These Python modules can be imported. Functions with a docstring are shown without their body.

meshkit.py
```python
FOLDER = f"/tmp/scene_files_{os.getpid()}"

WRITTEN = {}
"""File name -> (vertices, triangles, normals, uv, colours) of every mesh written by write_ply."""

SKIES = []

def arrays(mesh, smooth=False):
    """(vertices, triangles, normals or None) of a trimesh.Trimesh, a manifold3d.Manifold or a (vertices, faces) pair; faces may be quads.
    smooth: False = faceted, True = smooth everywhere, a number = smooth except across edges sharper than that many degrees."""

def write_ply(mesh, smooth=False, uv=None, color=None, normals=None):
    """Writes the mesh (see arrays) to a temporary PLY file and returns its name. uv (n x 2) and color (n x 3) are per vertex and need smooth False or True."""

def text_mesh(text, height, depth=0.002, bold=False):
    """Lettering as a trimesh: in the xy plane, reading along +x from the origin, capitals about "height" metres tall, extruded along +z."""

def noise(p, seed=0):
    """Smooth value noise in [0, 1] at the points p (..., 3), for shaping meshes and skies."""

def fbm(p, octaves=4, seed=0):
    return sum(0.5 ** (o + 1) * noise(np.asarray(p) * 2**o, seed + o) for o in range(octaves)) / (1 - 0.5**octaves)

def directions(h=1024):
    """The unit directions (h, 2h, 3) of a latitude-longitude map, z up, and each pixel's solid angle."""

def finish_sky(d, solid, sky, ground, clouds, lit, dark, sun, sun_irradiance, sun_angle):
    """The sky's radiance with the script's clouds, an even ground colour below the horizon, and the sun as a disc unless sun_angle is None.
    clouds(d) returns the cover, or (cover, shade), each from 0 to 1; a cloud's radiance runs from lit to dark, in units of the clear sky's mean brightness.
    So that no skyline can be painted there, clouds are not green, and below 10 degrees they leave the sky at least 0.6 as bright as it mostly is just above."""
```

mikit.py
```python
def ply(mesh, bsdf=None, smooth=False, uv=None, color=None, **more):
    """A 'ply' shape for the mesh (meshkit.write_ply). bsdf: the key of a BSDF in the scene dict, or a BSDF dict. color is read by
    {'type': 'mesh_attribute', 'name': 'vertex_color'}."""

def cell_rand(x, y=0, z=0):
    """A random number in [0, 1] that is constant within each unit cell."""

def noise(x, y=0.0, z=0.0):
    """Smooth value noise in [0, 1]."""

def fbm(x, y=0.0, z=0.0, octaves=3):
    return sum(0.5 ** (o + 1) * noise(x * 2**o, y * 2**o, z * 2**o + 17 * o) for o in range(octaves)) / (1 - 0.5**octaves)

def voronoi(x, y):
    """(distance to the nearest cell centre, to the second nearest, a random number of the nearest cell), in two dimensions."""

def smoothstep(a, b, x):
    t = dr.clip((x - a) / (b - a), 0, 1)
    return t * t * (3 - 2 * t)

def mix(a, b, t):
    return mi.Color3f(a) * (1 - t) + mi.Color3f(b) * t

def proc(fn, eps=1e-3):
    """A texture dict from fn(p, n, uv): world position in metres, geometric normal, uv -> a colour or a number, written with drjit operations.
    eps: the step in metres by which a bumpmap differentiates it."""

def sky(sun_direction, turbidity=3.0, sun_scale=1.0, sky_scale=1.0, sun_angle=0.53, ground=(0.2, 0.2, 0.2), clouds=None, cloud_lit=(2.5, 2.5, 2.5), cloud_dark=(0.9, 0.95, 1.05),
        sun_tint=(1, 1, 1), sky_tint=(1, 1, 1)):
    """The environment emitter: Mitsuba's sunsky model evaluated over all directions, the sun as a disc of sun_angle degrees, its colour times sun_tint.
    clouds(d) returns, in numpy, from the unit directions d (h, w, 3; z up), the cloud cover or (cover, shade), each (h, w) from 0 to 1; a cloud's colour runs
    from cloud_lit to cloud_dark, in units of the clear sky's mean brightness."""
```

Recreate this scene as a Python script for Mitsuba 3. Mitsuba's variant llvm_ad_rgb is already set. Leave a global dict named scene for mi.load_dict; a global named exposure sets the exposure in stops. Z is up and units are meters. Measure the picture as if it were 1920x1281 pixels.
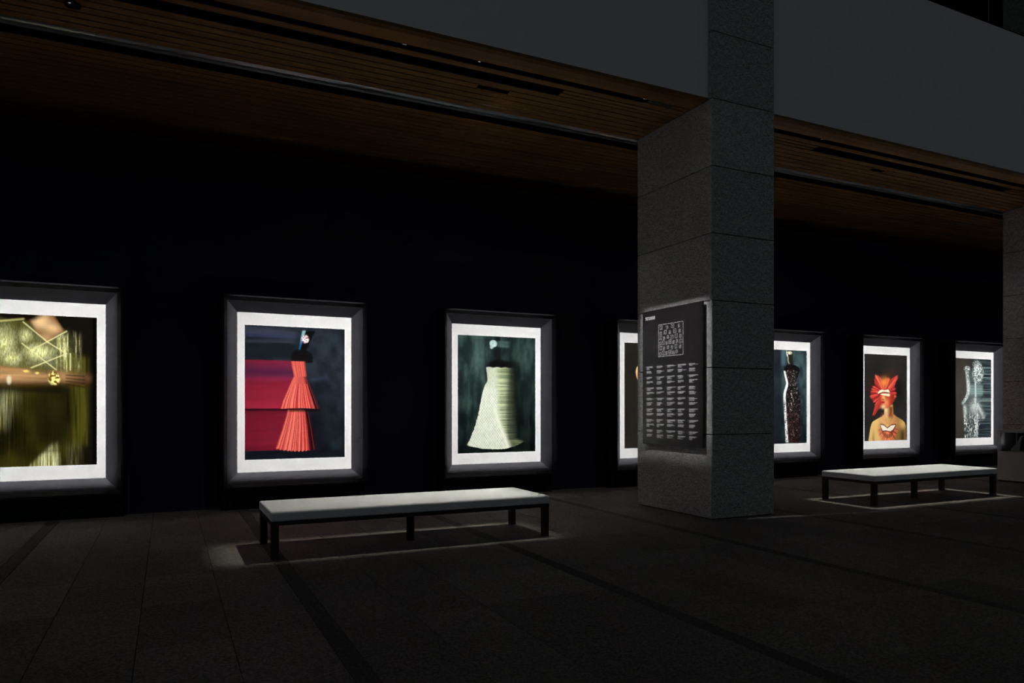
import math, numpy as np, trimesh, manifold3d as m3, drjit as dr, mitsuba as mi, mikit, meshkit
from mikit import noise, fbm, cell_rand, smoothstep, mix, proc

T4 = mi.ScalarTransform4f
scene, labels = {'type': 'scene'}, {}

# ------------------------------------------------------------------ camera, light, exposure
FOC, EYE, YAW = 1342.0, 1.5, math.atan2(960 - 314.0, 1342.0)
SN, CS = math.sin(YAW), math.cos(YAW)
scene['camera'] = {
    'type': 'perspective', 'fov': math.degrees(2 * math.atan(960 / FOC)), 'fov_axis': 'x',
    'principal_point_offset_y': -(763 - 640.5) / 1281.0,
    'to_world': T4().look_at(origin=[0, 0, EYE], target=[SN, CS, EYE], up=[0, 0, 1]),
    'near_clip': 0.05, 'far_clip': 200.0}
exposure = 4.0
UNIT = 2.0 ** -exposure                  # radiance that the picture shows as 1
AMB = 0.055 * UNIT
scene['dim_hall_light'] = {'type': 'constant', 'sampling_weight': 4.0,
                           'radiance': {'type': 'rgb', 'value': [AMB * 0.93, AMB * 1.0, AMB * 1.05]}}
SPOT_L = [1.0, 0.985, 0.95]


# ------------------------------------------------------------------ helpers
def lin(r, g, b):
    f = lambda c: c / 12.92 if c <= 0.04045 else ((c + 0.055) / 1.055) ** 2.4
    return [f(r / 255), f(g / 255), f(b / 255)]


def numbered(key):
    if key not in scene and key not in labels and not any(k.startswith(key + '__') for k in scene):
        return key
    n = 1
    while True:
        k = f'{key}_{n:03d}'
        if k not in scene and k not in labels and not any(q.startswith(k + '__') for q in scene):
            return k
        n += 1


COUNT = {}


def fresh(key):
    """next free number of a key, fast"""
    n = COUNT.get(key, 0)
    COUNT[key] = n + 1
    return key if n == 0 else f'{key}_{n:03d}'


def put(name, mesh, bsdf, parent=None, smooth=False, uv=None, emit=None, weight=None, label=None, kind=None):
    key = fresh((parent + '__' if parent else '') + name)
    d = mikit.ply(mesh, bsdf, smooth=smooth, **({'uv': uv} if uv is not None else {}))
    if emit is not None:
        d['emitter'] = {'type': 'area', 'radiance': emit if isinstance(emit, dict) else {'type': 'rgb', 'value': list(emit)}}
        if weight is not None:
            d['emitter']['sampling_weight'] = float(weight)
    scene[key] = d
    if label or kind:
        labels[key] = {k: v for k, v in (('label', label), ('kind', kind)) if v}
    return key


def thing(name, label, cat, group=None):
    key = fresh(name)
    labels[key] = {'label': label, 'category': cat}
    if group:
        labels[key]['group'] = group
    return key


def structure(name, mesh, bsdf, **kw):
    return put(name, mesh, bsdf, kind='structure', **kw)


def box(x0, x1, y0, y1, z0, z1):
    b = trimesh.creation.box(extents=(x1 - x0, y1 - y0, z1 - z0))
    b.apply_translation(((x0 + x1) / 2, (y0 + y1) / 2, (z0 + z1) / 2))
    return b


def chamfered(x0, x1, y0, y1, z0, z1, c):
    """box with all edges chamfered"""
    p = []
    for sx in (0, 1):
        for sy in (0, 1):
            for sz in (0, 1):
                x, y, z = (x1 if sx else x0), (y1 if sy else y0), (z1 if sz else z0)
                dx, dy, dz = (-c if sx else c), (-c if sy else c), (-c if sz else c)
                p += [(x + dx, y + dy, z), (x + dx, y, z + dz), (x, y + dy, z + dz)]
    return trimesh.convex.convex_hull(np.array(p))


def rounded(x0, x1, y0, y1, z0, z1, r, seg=24):
    s = [m3.Manifold.sphere(r, seg).translate([x, y, z]) for x in (x0 + r, x1 - r) for y in (y0 + r, y1 - r) for z in (z0 + r, z1 - r)]
    return m3.Manifold.batch_hull(s)


def join(ms):
    return trimesh.util.concatenate(ms)


def quad(p0, p1, p2, p3):
    """two triangles, normal by the right hand"""
    return trimesh.Trimesh(np.array([p0, p1, p2, p3], float), np.array([[0, 1, 2], [0, 2, 3]]), process=False)


def diffuse(key, rgb):
    scene[key] = {'type': 'twosided', 'bsdf': {'type': 'diffuse', 'reflectance': {'type': 'rgb', 'value': list(rgb)}}}
    return key


def principled(key, color, rough, spec=0.5, **kw):
    col = color if isinstance(color, dict) else {'type': 'rgb', 'value': list(color)}
    scene[key] = {'type': 'twosided', 'bsdf': {'type': 'principled', 'base_color': col, 'roughness': rough, 'specular': spec, **kw}}
    return key


# ------------------------------------------------------------------ materials
def speckle(p, s):
    return fbm(p.x * s, p.y * s, p.z * s, 2)


BAND, PER, TILE_W, TILE_L, Y_OFF = 0.13, 2.33, 0.55, 1.05, 3.93
X_OFF = 0.925


def floor_granite(p, n, uv):
    s = speckle(p, 95.0)
    big = fbm(p.x * 1.7, p.y * 1.7, 0.0, 2)
    per = dr.floor((p.x - X_OFF) / PER)
    loc = (p.x - X_OFF) - per * PER
    col = dr.floor((loc - BAND) / TILE_W)
    tone = 0.88 + 0.24 * cell_rand(per * 7 + col, dr.floor((p.y - Y_OFF) / TILE_L), 3)
    k = tone * (0.72 + 0.56 * smoothstep(0.3, 0.72, s)) * (0.92 + 0.16 * big)
    return mi.Color3f(0.190, 0.176, 0.168) * k


def band_granite(p, n, uv):
    s = speckle(p, 110.0)
    return mi.Color3f(0.110, 0.105, 0.101) * (0.75 + 0.5 * smoothstep(0.3, 0.72, s))


def pillar_granite(p, n, uv):
    s = speckle(p, 60.0)
    f = noise(p.x * 210.0, p.y * 210.0, p.z * 210.0)
    tone = 0.93 + 0.14 * cell_rand(dr.floor((p.z - 0.236) / 0.894), dr.floor(p.y / 0.6), dr.floor(p.x / 2.0))
    k = tone * (0.45 + 1.05 * smoothstep(0.28, 0.72, 0.55 * s + 0.45 * f))
    return mi.Color3f(0.42, 0.42, 0.415) * k


def wood(p, n, uv):
    row = dr.floor((p.y - 8.28) / 0.14)
    t = cell_rand(row, dr.floor(p.x / 3.1 + 0.37 * row), 5)
    g = fbm(p.x * 1.2, p.y * 90.0, row * 3.1, 3)
    return mix(lin(166, 122, 74), lin(138, 98, 56), g) * (0.85 + 0.3 * t)


def wood_dark(p, n, uv):
    g = fbm(p.x * 1.2, p.y * 70.0, p.z * 70.0, 3)
    return mix(lin(128, 92, 38), lin(100, 70, 26), g)


def plaster(p, n, uv):
    return mi.Color3f(0.83, 0.84, 0.85) * (0.97 + 0.06 * fbm(p.x * 2.1, p.y * 2.1, p.z * 2.1, 3))


def fabric(p, n, uv):
    w = 0.5 + 0.5 * dr.sin(p.x * 1800.0) * dr.sin(p.y * 1800.0)
    return mi.Color3f(0.72, 0.735, 0.79) * (0.93 + 0.05 * w + 0.06 * fbm(p.x * 5.0, p.y * 5.0, p.z * 5.0, 2))


principled('m_floor', proc(floor_granite), 0.72, 0.1)
principled('m_band', proc(band_granite), 0.75, 0.05)
principled('m_pillar', proc(pillar_granite), 0.6, 0.35)
principled('m_wood', proc(wood), 0.5, 0.35)
principled('m_wood_dark', proc(wood_dark), 0.5, 0.3)
diffuse('m_plaster', [0.7, 0.7, 0.7])
scene['m_plaster']['bsdf']['reflectance'] = proc(plaster)
principled('m_fabric', proc(fabric), 0.85, 0.2, sheen=0.3)
diffuse('m_black', [0.030, 0.030, 0.055])
diffuse('m_flock', [0.0005, 0.0005, 0.0005])
diffuse('m_mat', [0.86, 0.86, 0.87])
diffuse('m_void', [0.004, 0.004, 0.004])
diffuse('m_joint', [0.02, 0.02, 0.02])
principled('m_bevel', [0.045, 0.045, 0.053], 0.6, 0.2)
principled('m_cabinet', [0.008, 0.008, 0.011], 0.6, 0.2)
principled('m_leg', lin(38, 26, 20), 0.45, 0.4)
principled('m_metal', [0.50, 0.52, 0.55], 0.34, 0.5, metallic=1.0)
principled('m_sign', [0.014, 0.012, 0.014], 0.33, 0.5)
diffuse('m_ink', lin(246, 244, 246))
diffuse('m_ink_dim', lin(184, 181, 184))
principled('m_case', [0.66, 0.65, 0.63], 0.5, 0.4)
principled('m_case_inner', [0.10, 0.10, 0.09], 0.5, 0.3)
principled('m_shoe', lin(190, 188, 184), 0.35, 0.5)
diffuse('m_lamp', [0.02, 0.02, 0.02])
scene['m_glass'] = {'type': 'thindielectric', 'int_ior': 1.5, 'ext_ior': 1.0}

# ------------------------------------------------------------------ setting
XL, XR = -9.0, 31.0                       # the built extent along the wall
Y_WALL, Z_WALL = 11.33, 5.33
ZS = 5.602                                # wooden soffit
P_X, P_Y0, P_Y1 = 6.505, 7.40, 9.07       # the stone pillars
P_W = 1.115
PILLARS = [P_X, 15.80]

# floor: bed, stone tiles and dark border stones
floor = structure('floor', box(XL, XR, -14.0, 12.6, -0.12, -0.012), 'm_joint')
tiles, bands = [], []
j = 0.004
for i in range(-5, 14):
    xb = X_OFF + i * PER
    for jy in range(-17, 8):
        y0, y1 = Y_OFF + jy * TILE_L, min(Y_OFF + (jy + 1) * TILE_L, 12.55)
        if y0 > 11.4 or xb < XL + 0.05 or xb > XR - 2.4:
            continue
        bands.append((xb, xb + BAND, y0, y1))
        for q in range(4):
            x0 = xb + BAND + q * TILE_W
            tiles.append((x0, x0 + TILE_W, y0, y1))


def project(x, y, z):
    d = x * SN + y * CS
    return (960 + FOC * (x * CS - y * SN) / d, 763 - FOC * (z - EYE) / d) if d > 0.3 else None


def visible_area(t):
    x0, x1, y0, y1 = t
    ps = [project(x, y, 0) for x, y in ((x0, y0), (x1, y0), (x1, y1), (x0, y1))]
    if any(p is None for p in ps) or y0 >= Y_WALL:
        return 0
    u = [p[0] for p in ps]
    v = [p[1] for p in ps]
    if max(u) < 0 or min(u) > 1920 or min(v) > 1281:
        return 0
    return 0.5 * abs(sum(u[a] * v[(a + 1) % 4] - u[(a + 1) % 4] * v[a] for a in range(4)))


rng = np.random.default_rng(5)


def slab(t):
    h = float(rng.uniform(-0.0006, 0.0006))
    return chamfered(t[0] + j / 2, t[1] - j / 2, t[2] + j / 2, t[3] - j / 2, -0.02, h, 0.0015)


def lay(name, field, items, bsdf):
    order = sorted(range(len(items)), key=lambda a: -visible_area(items[a]))
    near = {a for a in order[:300] if visible_area(items[a]) > 0}
    rest = []
    for a, t in enumerate(items):
        if a in near:
            put(name, slab(t), bsdf, floor)
        else:
            rest.append(slab(t))
    if rest:
        put(field, join(rest), bsdf, floor, kind='stuff')


lay('tile', 'tile_field', tiles, 'm_floor')
lay('border_stone', 'border_stone_field', bands, 'm_band')

# black exhibition wall, the dark wall behind and above it, far end walls
structure('wall_back', box(XL, XR, Y_WALL, Y_WALL + 0.2, 0.0, Z_WALL), 'm_black')
structure('wall_rear', box(XL, XR, 12.6, 12.75, 0.0, 16.0), 'm_void')
structure('ceiling_hall', box(XL, XR, -14.0, 12.75, 16.0, 16.2), 'm_void')


# ceiling: dark slab with the wooden soffit boards under it
segs = []
x = XL
for px in PILLARS:
    segs.append((x, px))
    x = px + P_W
segs.append((x, XR))
g = 0.011
ceiling = structure('ceiling', join([box(XL, XR, 9.10, 12.6, 6.12, 6.3)] + [box(a + 0.002, b - 0.002, 7.62, 9.10, 6.12, 6.3) for a, b in segs]), 'm_void')


def board(x0, x1, y0, y1, z=ZS, bsdf='m_wood', name='board'):
    c = 0.003
    prof = np.array([(y0 + g, z + 0.007), (y0 + g, z + c), (y0 + g + c, z), (y1 - g - c, z), (y1 - g, z + c), (y1 - g, z + 0.007)])
    n = len(prof)
    v = np.array([(xx, a, b) for xx in (x0 + 0.002, x1 - 0.002) for a, b in prof])
    f = []
    for k in range(n):
        k2 = (k + 1) % n
        f += [(k, k2, n + k2), (k, n + k2, n + k)]
    for k in range(1, n - 1):
        f += [(0, k + 1, k), (n, n + k, n + k + 1)]
    t = trimesh.Trimesh(v, np.array(f), process=False)
    if t.volume < 0:
        t.invert()
    put(name, t, bsdf, ceiling)


SLOT2 = {0: (XL, 4.64), 1: (9.26, 14.36), 2: (18.6, 23.7)}
SLOT1 = {0: (XL, 6.24), 1: (P_X + P_W + 0.05, 15.5), 2: (16.95, 24.8)}
for s, (a, b) in enumerate(segs):
    board(a, b, 7.575, 7.83, name='edge_board')
    for e0, e1 in ((a, SLOT1[s][0]), (SLOT1[s][1], b)):      # solid ends of the thin slot
        if e1 - e0 > 0.06:
            board(e0, e1, 7.83, 7.93)
    board(a, b, 7.93, 8.06)
    for e0, e1 in ((a, SLOT2[s][0]), (SLOT2[s][1], b)):
        if e1 - e0 > 0.06:
            board(e0, e1, 8.06, 8.15)
            board(e0, e1, 8.15, 8.245)
    y = 8.245
    for k in range(6):
        cuts = [c for c in ((3.58, 4.02), (10.94, 11.26)) if k == 1 and a < c[0] < b]
        xa = a
        for c0, c1 in cuts:
            board(xa, c0, y, y + 0.1365)
            board(c0, c1, y - 0.008, 8.413)
            board(c0, c1, 8.492, y + 0.1445)
            xa = c1
        board(xa, b, y, y + 0.1365)
        y += 0.1365
y = 9.46
while y < 12.55:
    board(XL, XR, y, min(y + 0.14, 12.59))
    y += 0.14

# white upper wall (balcony front) with a dark wooden edge under it
Z_PAR = 8.04
UP = ['left', 'middle', 'right']
for s, (a, b) in enumerate(segs):
    structure(f'wall_upper_{UP[s]}', box(a + 0.003, b - 0.003, 7.47, 7.60, ZS + 0.02, Z_PAR), 'm_plaster')
    structure(f'trim_{s + 1}', chamfered(a + 0.003, b - 0.003, 7.472, 7.571, ZS - 0.012, ZS + 0.018, 0.004), 'm_wood_dark')
    put('cap', box(a + 0.003, b - 0.003, 7.466, 7.604, Z_PAR, Z_PAR + 0.018), 'm_void', f'wall_upper_{UP[s]}')

# grey metal track in the dark gap of the soffit
tr = thing('ceiling_track', 'long grey metal track running in the dark gap of the wooden ceiling', 'track')
th = np.linspace(math.radians(180), math.radians(360), 13)
prof = [(9.155 + 0.07 * math.cos(t), ZS + 0.045 + 0.05 * math.sin(t)) for t in th] + [(9.225, ZS + 0.10), (9.085, ZS + 0.10)]
n = len(prof)
v = np.array([(xx, a, b) for xx in (XL, XR) for a, b in prof])
f = []
for k in range(n):
    k2 = (k + 1) % n
    f += [(k, k2, n + k2), (k, n + k2, n + k)]
m = trimesh.Trimesh(v, np.array(f), process=False)
put('rail', m, 'm_metal', tr, smooth=40)
put('lip', box(XL, XR, 9.222, 9.236, ZS - 0.012, ZS + 0.10), 'm_metal', tr)
put('hanger', join([box(x, x + 0.04, 9.14, 9.17, ZS + 0.10, 6.13) for x in np.arange(XL + 0.5, XR, 1.5)]), 'm_void', tr, kind='stuff')

# ------------------------------------------------------------------ stone pillars
COURSE = [0.0, 1.13] + [1.13 + 0.894 * k for k in range(1, 14)]


def pillar(px, label):
    t = thing('stone_pillar', label, 'pillar')
    x0, x1, y0, y1 = px, px + P_W, P_Y0, P_Y1
    d, jt = 0.03, 0.005
    top = COURSE[-1]
    put('core', box(x0 + d - 0.004, x1 - d + 0.004, y0 + d - 0.004, y1 - d + 0.004, 0.0, top), 'm_joint', t)
    for k in range(len(COURSE) - 1):
        z0, z1 = COURSE[k] + (jt if k else 0.012), COURSE[k + 1] - jt
        c = 0.0025
        put('panel', chamfered(x0 + 0.006, x1 - 0.006, y0, y0 + d, z0, z1, c), 'm_pillar', t)      # front
        put('panel', chamfered(x0 + 0.006, x1 - 0.006, y1 - d, y1, z0, z1, c), 'm_pillar', t)
        ys = 8.01 if k % 2 == 0 else 8.48
        for xa, xb in ((x0, x0 + d), (x1 - d, x1)):
            put('panel', chamfered(xa, xb, y0 + d + 0.004 if False else y0 + 0.007, ys - jt / 2, z0, z1, c), 'm_pillar', t)
            put('panel', chamfered(xa, xb, ys + jt / 2, y1 - 0.004, z0, z1, c), 'm_pillar', t)
    return t


pillar(PILLARS[0], 'square grey granite pillar with the black sign, in the middle of the hall')
pillar(PILLARS[1], 'grey granite pillar at the right edge behind the display case')


# ------------------------------------------------------------------ the photographs in the light boxes
def seg(t, kn):
    r = mi.Float(kn[0][1])
    for (a, va), (b, vb) in zip(kn, kn[1:]):
        r += (vb - va) / (b - a) * (dr.clip(t, a, b) - a)
    return r


def edge(x, a, w):
    return smoothstep(-w, w, x - a)


def inside(x, l, r, w=0.004):
    return edge(x, l, w) * (1 - edge(x, r, w))


def blob(X, T, cx, cy, rx, ry, soft=1.0):
    q = dr.square((X - cx) / rx) + dr.square((T - cy) / ry)
    return dr.exp(-q * soft)


def spot(X, T, cx, cy, rx, ry, w=0.15):
    q = dr.sqrt(dr.square((X - cx) / rx) + dr.square((T - cy) / ry))
    return 1 - smoothstep(1 - w, 1 + w, q)


def line(X, T, x0, t0, x1, t1, w):
    dx, dt = x1 - x0, (t1 - t0) * 1.36
    px, pt = X - x0, (T - t0) * 1.36
    h = dr.clip((px * dx + pt * dt) / (dx * dx + dt * dt), 0, 1)
    return dr.exp(-(dr.square(px - h * dx) + dr.square(pt - h * dt)) / (w * w))


def pic_olive(p, n, uv):
    X, T = uv.x, 1 - uv.y
    c = mi.Color3f(lin(20, 18, 13)) * (0.8 + 0.4 * fbm(X * 4, T * 5, 1.0, 2))
    sv = fbm(X * 150, T * 7, 2.0, 2)
    sf = smoothstep(0.2, 0.8, fbm(X * 170, T * 60, 3.0, 2))
    big = fbm(X * 6, T * 5, 4.0, 2)
    body = inside(X, 0.02, seg(T, [(0.02, 0.52), (0.12, 0.72), (0.3, 0.84), (0.6, 0.90), (1, 0.88)]), 0.03) * edge(T, 0.03, 0.02)
    ol = mix(lin(30, 28, 9), lin(92, 86, 30), 0.32 * smoothstep(0.2, 0.8, sv) + 0.75 * smoothstep(0.3, 0.75, big))
    c = mix(c, ol * seg(T, [(0, 1.3), (0.40, 1.0), (0.5, 0.42), (0.8, 0.36), (1, 0.42)]), body * 0.92)
    st = inside(X, 0.80, 0.93, 0.025) * inside(T, 0.27, 0.87, 0.03)
    c = mix(c, mix(lin(46, 44, 12), lin(84, 80, 26), smoothstep(0.3, 0.7, fbm(X * 60, T * 3, 6.0, 2))), st * 0.75)
    dk = inside(X, 0.52, 0.80, 0.07) * inside(T, 0.46, 0.84, 0.06)
    c = mix(c, lin(20, 18, 8), dk * 0.6)
    # pale lit panels of the bodice
    lt = mix(lin(196, 194, 112), lin(240, 242, 184), sf)
    pale = dr.maximum(blob(X, T, 0.29, 0.20, 0.10, 0.12), blob(X, T, 0.345, 0.285, 0.09, 0.06) * 1.0)
    pale = dr.maximum(pale, dr.maximum(blob(X, T, 0.45, 0.14, 0.065, 0.055) * 0.85, blob(X, T, 0.55, 0.245, 0.13, 0.065) * 1.1))
    sl = inside(X, 0.68, 0.86, 0.035) * inside(T, 0.12, 0.37, 0.04) * (0.15 + 0.85 * smoothstep(0.40, 0.72, fbm(X * 60, T * 6, 8.0, 3)))
    pale = dr.maximum(pale, sl)
    pale = dr.maximum(pale, inside(X, 0.42, 0.78, 0.04) * inside(T, 0.10, 0.36, 0.04) * 0.30)
    c = mix(c, lt, dr.clip(pale, 0, 1) ** 1.5 * (0.80 + 0.20 * sf))
    vl = seg(T, [(0, 0.46), (0.1, 0.52), (0.19, 0.61)])
    vr = seg(T, [(0, 0.66), (0.1, 0.74), (0.12, 0.70), (0.19, 0.61)])
    sk = inside(X, vl, vr, 0.02) * (1 - edge(T, 0.18, 0.02))
    skin = mix(lin(128, 82, 40), lin(240, 204, 150), dr.clip(blob(X, T, 0.56, 0.04, 0.07, 0.05) + 0.7 * blob(X, T, 0.66, 0.085, 0.06, 0.035) + 0.4 * blob(X, T, 0.60, 0.15, 0.05, 0.03), 0, 1))
    c = mix(c, skin, sk)
    c = mix(c, lin(20, 15, 10), spot(X, T, 0.40, 0.0, 0.16, 0.045, 0.3))
    c = mix(c, lin(196, 190, 120), line(X, T, 0.26, 0.05, 0.43, 0.03, 0.009) * 0.8)
    for (x0, t0, x1, t1) in ((0.43, 0.05, 0.62, 0.18), (0.76, 0.10, 0.48, 0.24), (0.62, 0.18, 0.76, 0.25), (0.76, 0.25, 0.49, 0.35), (0.42, 0.19, 0.68, 0.36), (0.79, 0.25, 0.79, 0.36)):
        c = mix(c, lin(232, 228, 166), line(X, T, x0, t0, x1, t1, 0.006) * 0.75)
    # folded arms
    hz = fbm(X * 5, T * 60, 9.0, 2)
    a0 = line(X, T, 0.18, 0.355, 0.46, 0.375, 0.026)
    a2 = line(X, T, 0.18, 0.43, 0.66, 0.425, 0.052)
    a3 = line(X, T, 0.66, 0.41, 0.90, 0.425, 0.050)
    c = mix(c, mix(lin(112, 70, 34), lin(206, 156, 104), hz), dr.clip(a0 * 1.4, 0, 1) * 0.9)
    litx = seg(X, [(0.2, 1.0), (0.5, 0.75), (0.66, 0.5), (0.74, 0.6), (0.80, 0.35), (0.9, 0.12)])
    ac = mix(lin(56, 32, 16), lin(214, 166, 114), dr.clip(smoothstep(0.475, 0.395, T) * litx * (0.75 + 0.5 * hz), 0, 1))
    c = mix(c, ac, dr.clip(dr.maximum(a2, a3) * 1.6, 0, 1))
    for k in range(4):
        c = mix(c, lin(34, 20, 10), line(X, T, 0.76, 0.395 + 0.02 * k, 0.90, 0.40 + 0.025 * k, 0.007) * 0.6)
    c = mix(c, lin(18, 13, 8), inside(T, 0.475, 0.51, 0.015) * inside(X, 0.0, 0.75, 0.06) * 0.7)
    br = spot(X, T, 0.665, 0.415, 0.045, 0.045, 0.25)
    c = mix(c, mix(lin(120, 84, 16), lin(252, 236, 150), smoothstep(0.42, 0.62, fbm(X * 55, T * 75, 4.0, 2))), br)
    c = mix(c, lin(232, 226, 190), spot(X, T, 0.325, 0.43, 0.018, 0.028, 0.5) * 0.8)
    c = mix(c, lin(236, 214, 110), dr.maximum(spot(X, T, 0.45, 0.372, 0.02, 0.008, 0.5), spot(X, T, 0.535, 0.384, 0.015, 0.008, 0.5)) * 0.8)
    # lit patches of the skirt
    gl = dr.maximum(line(X, T, 0.32, 0.55, 0.25, 0.71, 0.07) * 0.45, inside(X, seg(T, [(0.84, 0.66), (1, 0.48)]), 0.70, 0.035) * edge(T, 0.85, 0.035) * (0.55 + 0.4 * edge(T, 0.91, 0.012)))
    gl = dr.maximum(gl, inside(X, 0.76, 0.88, 0.04) * edge(T, 0.86, 0.04) * 0.2)
    c = mix(c, mix(lin(126, 120, 38), lin(240, 242, 190), smoothstep(0.2, 0.8, sv)), dr.clip(gl, 0, 1) ** 1.4 * (0.8 + 0.2 * sf))
    return c * (1 - 0.75 * smoothstep(0.95, 0.985, X))


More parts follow.
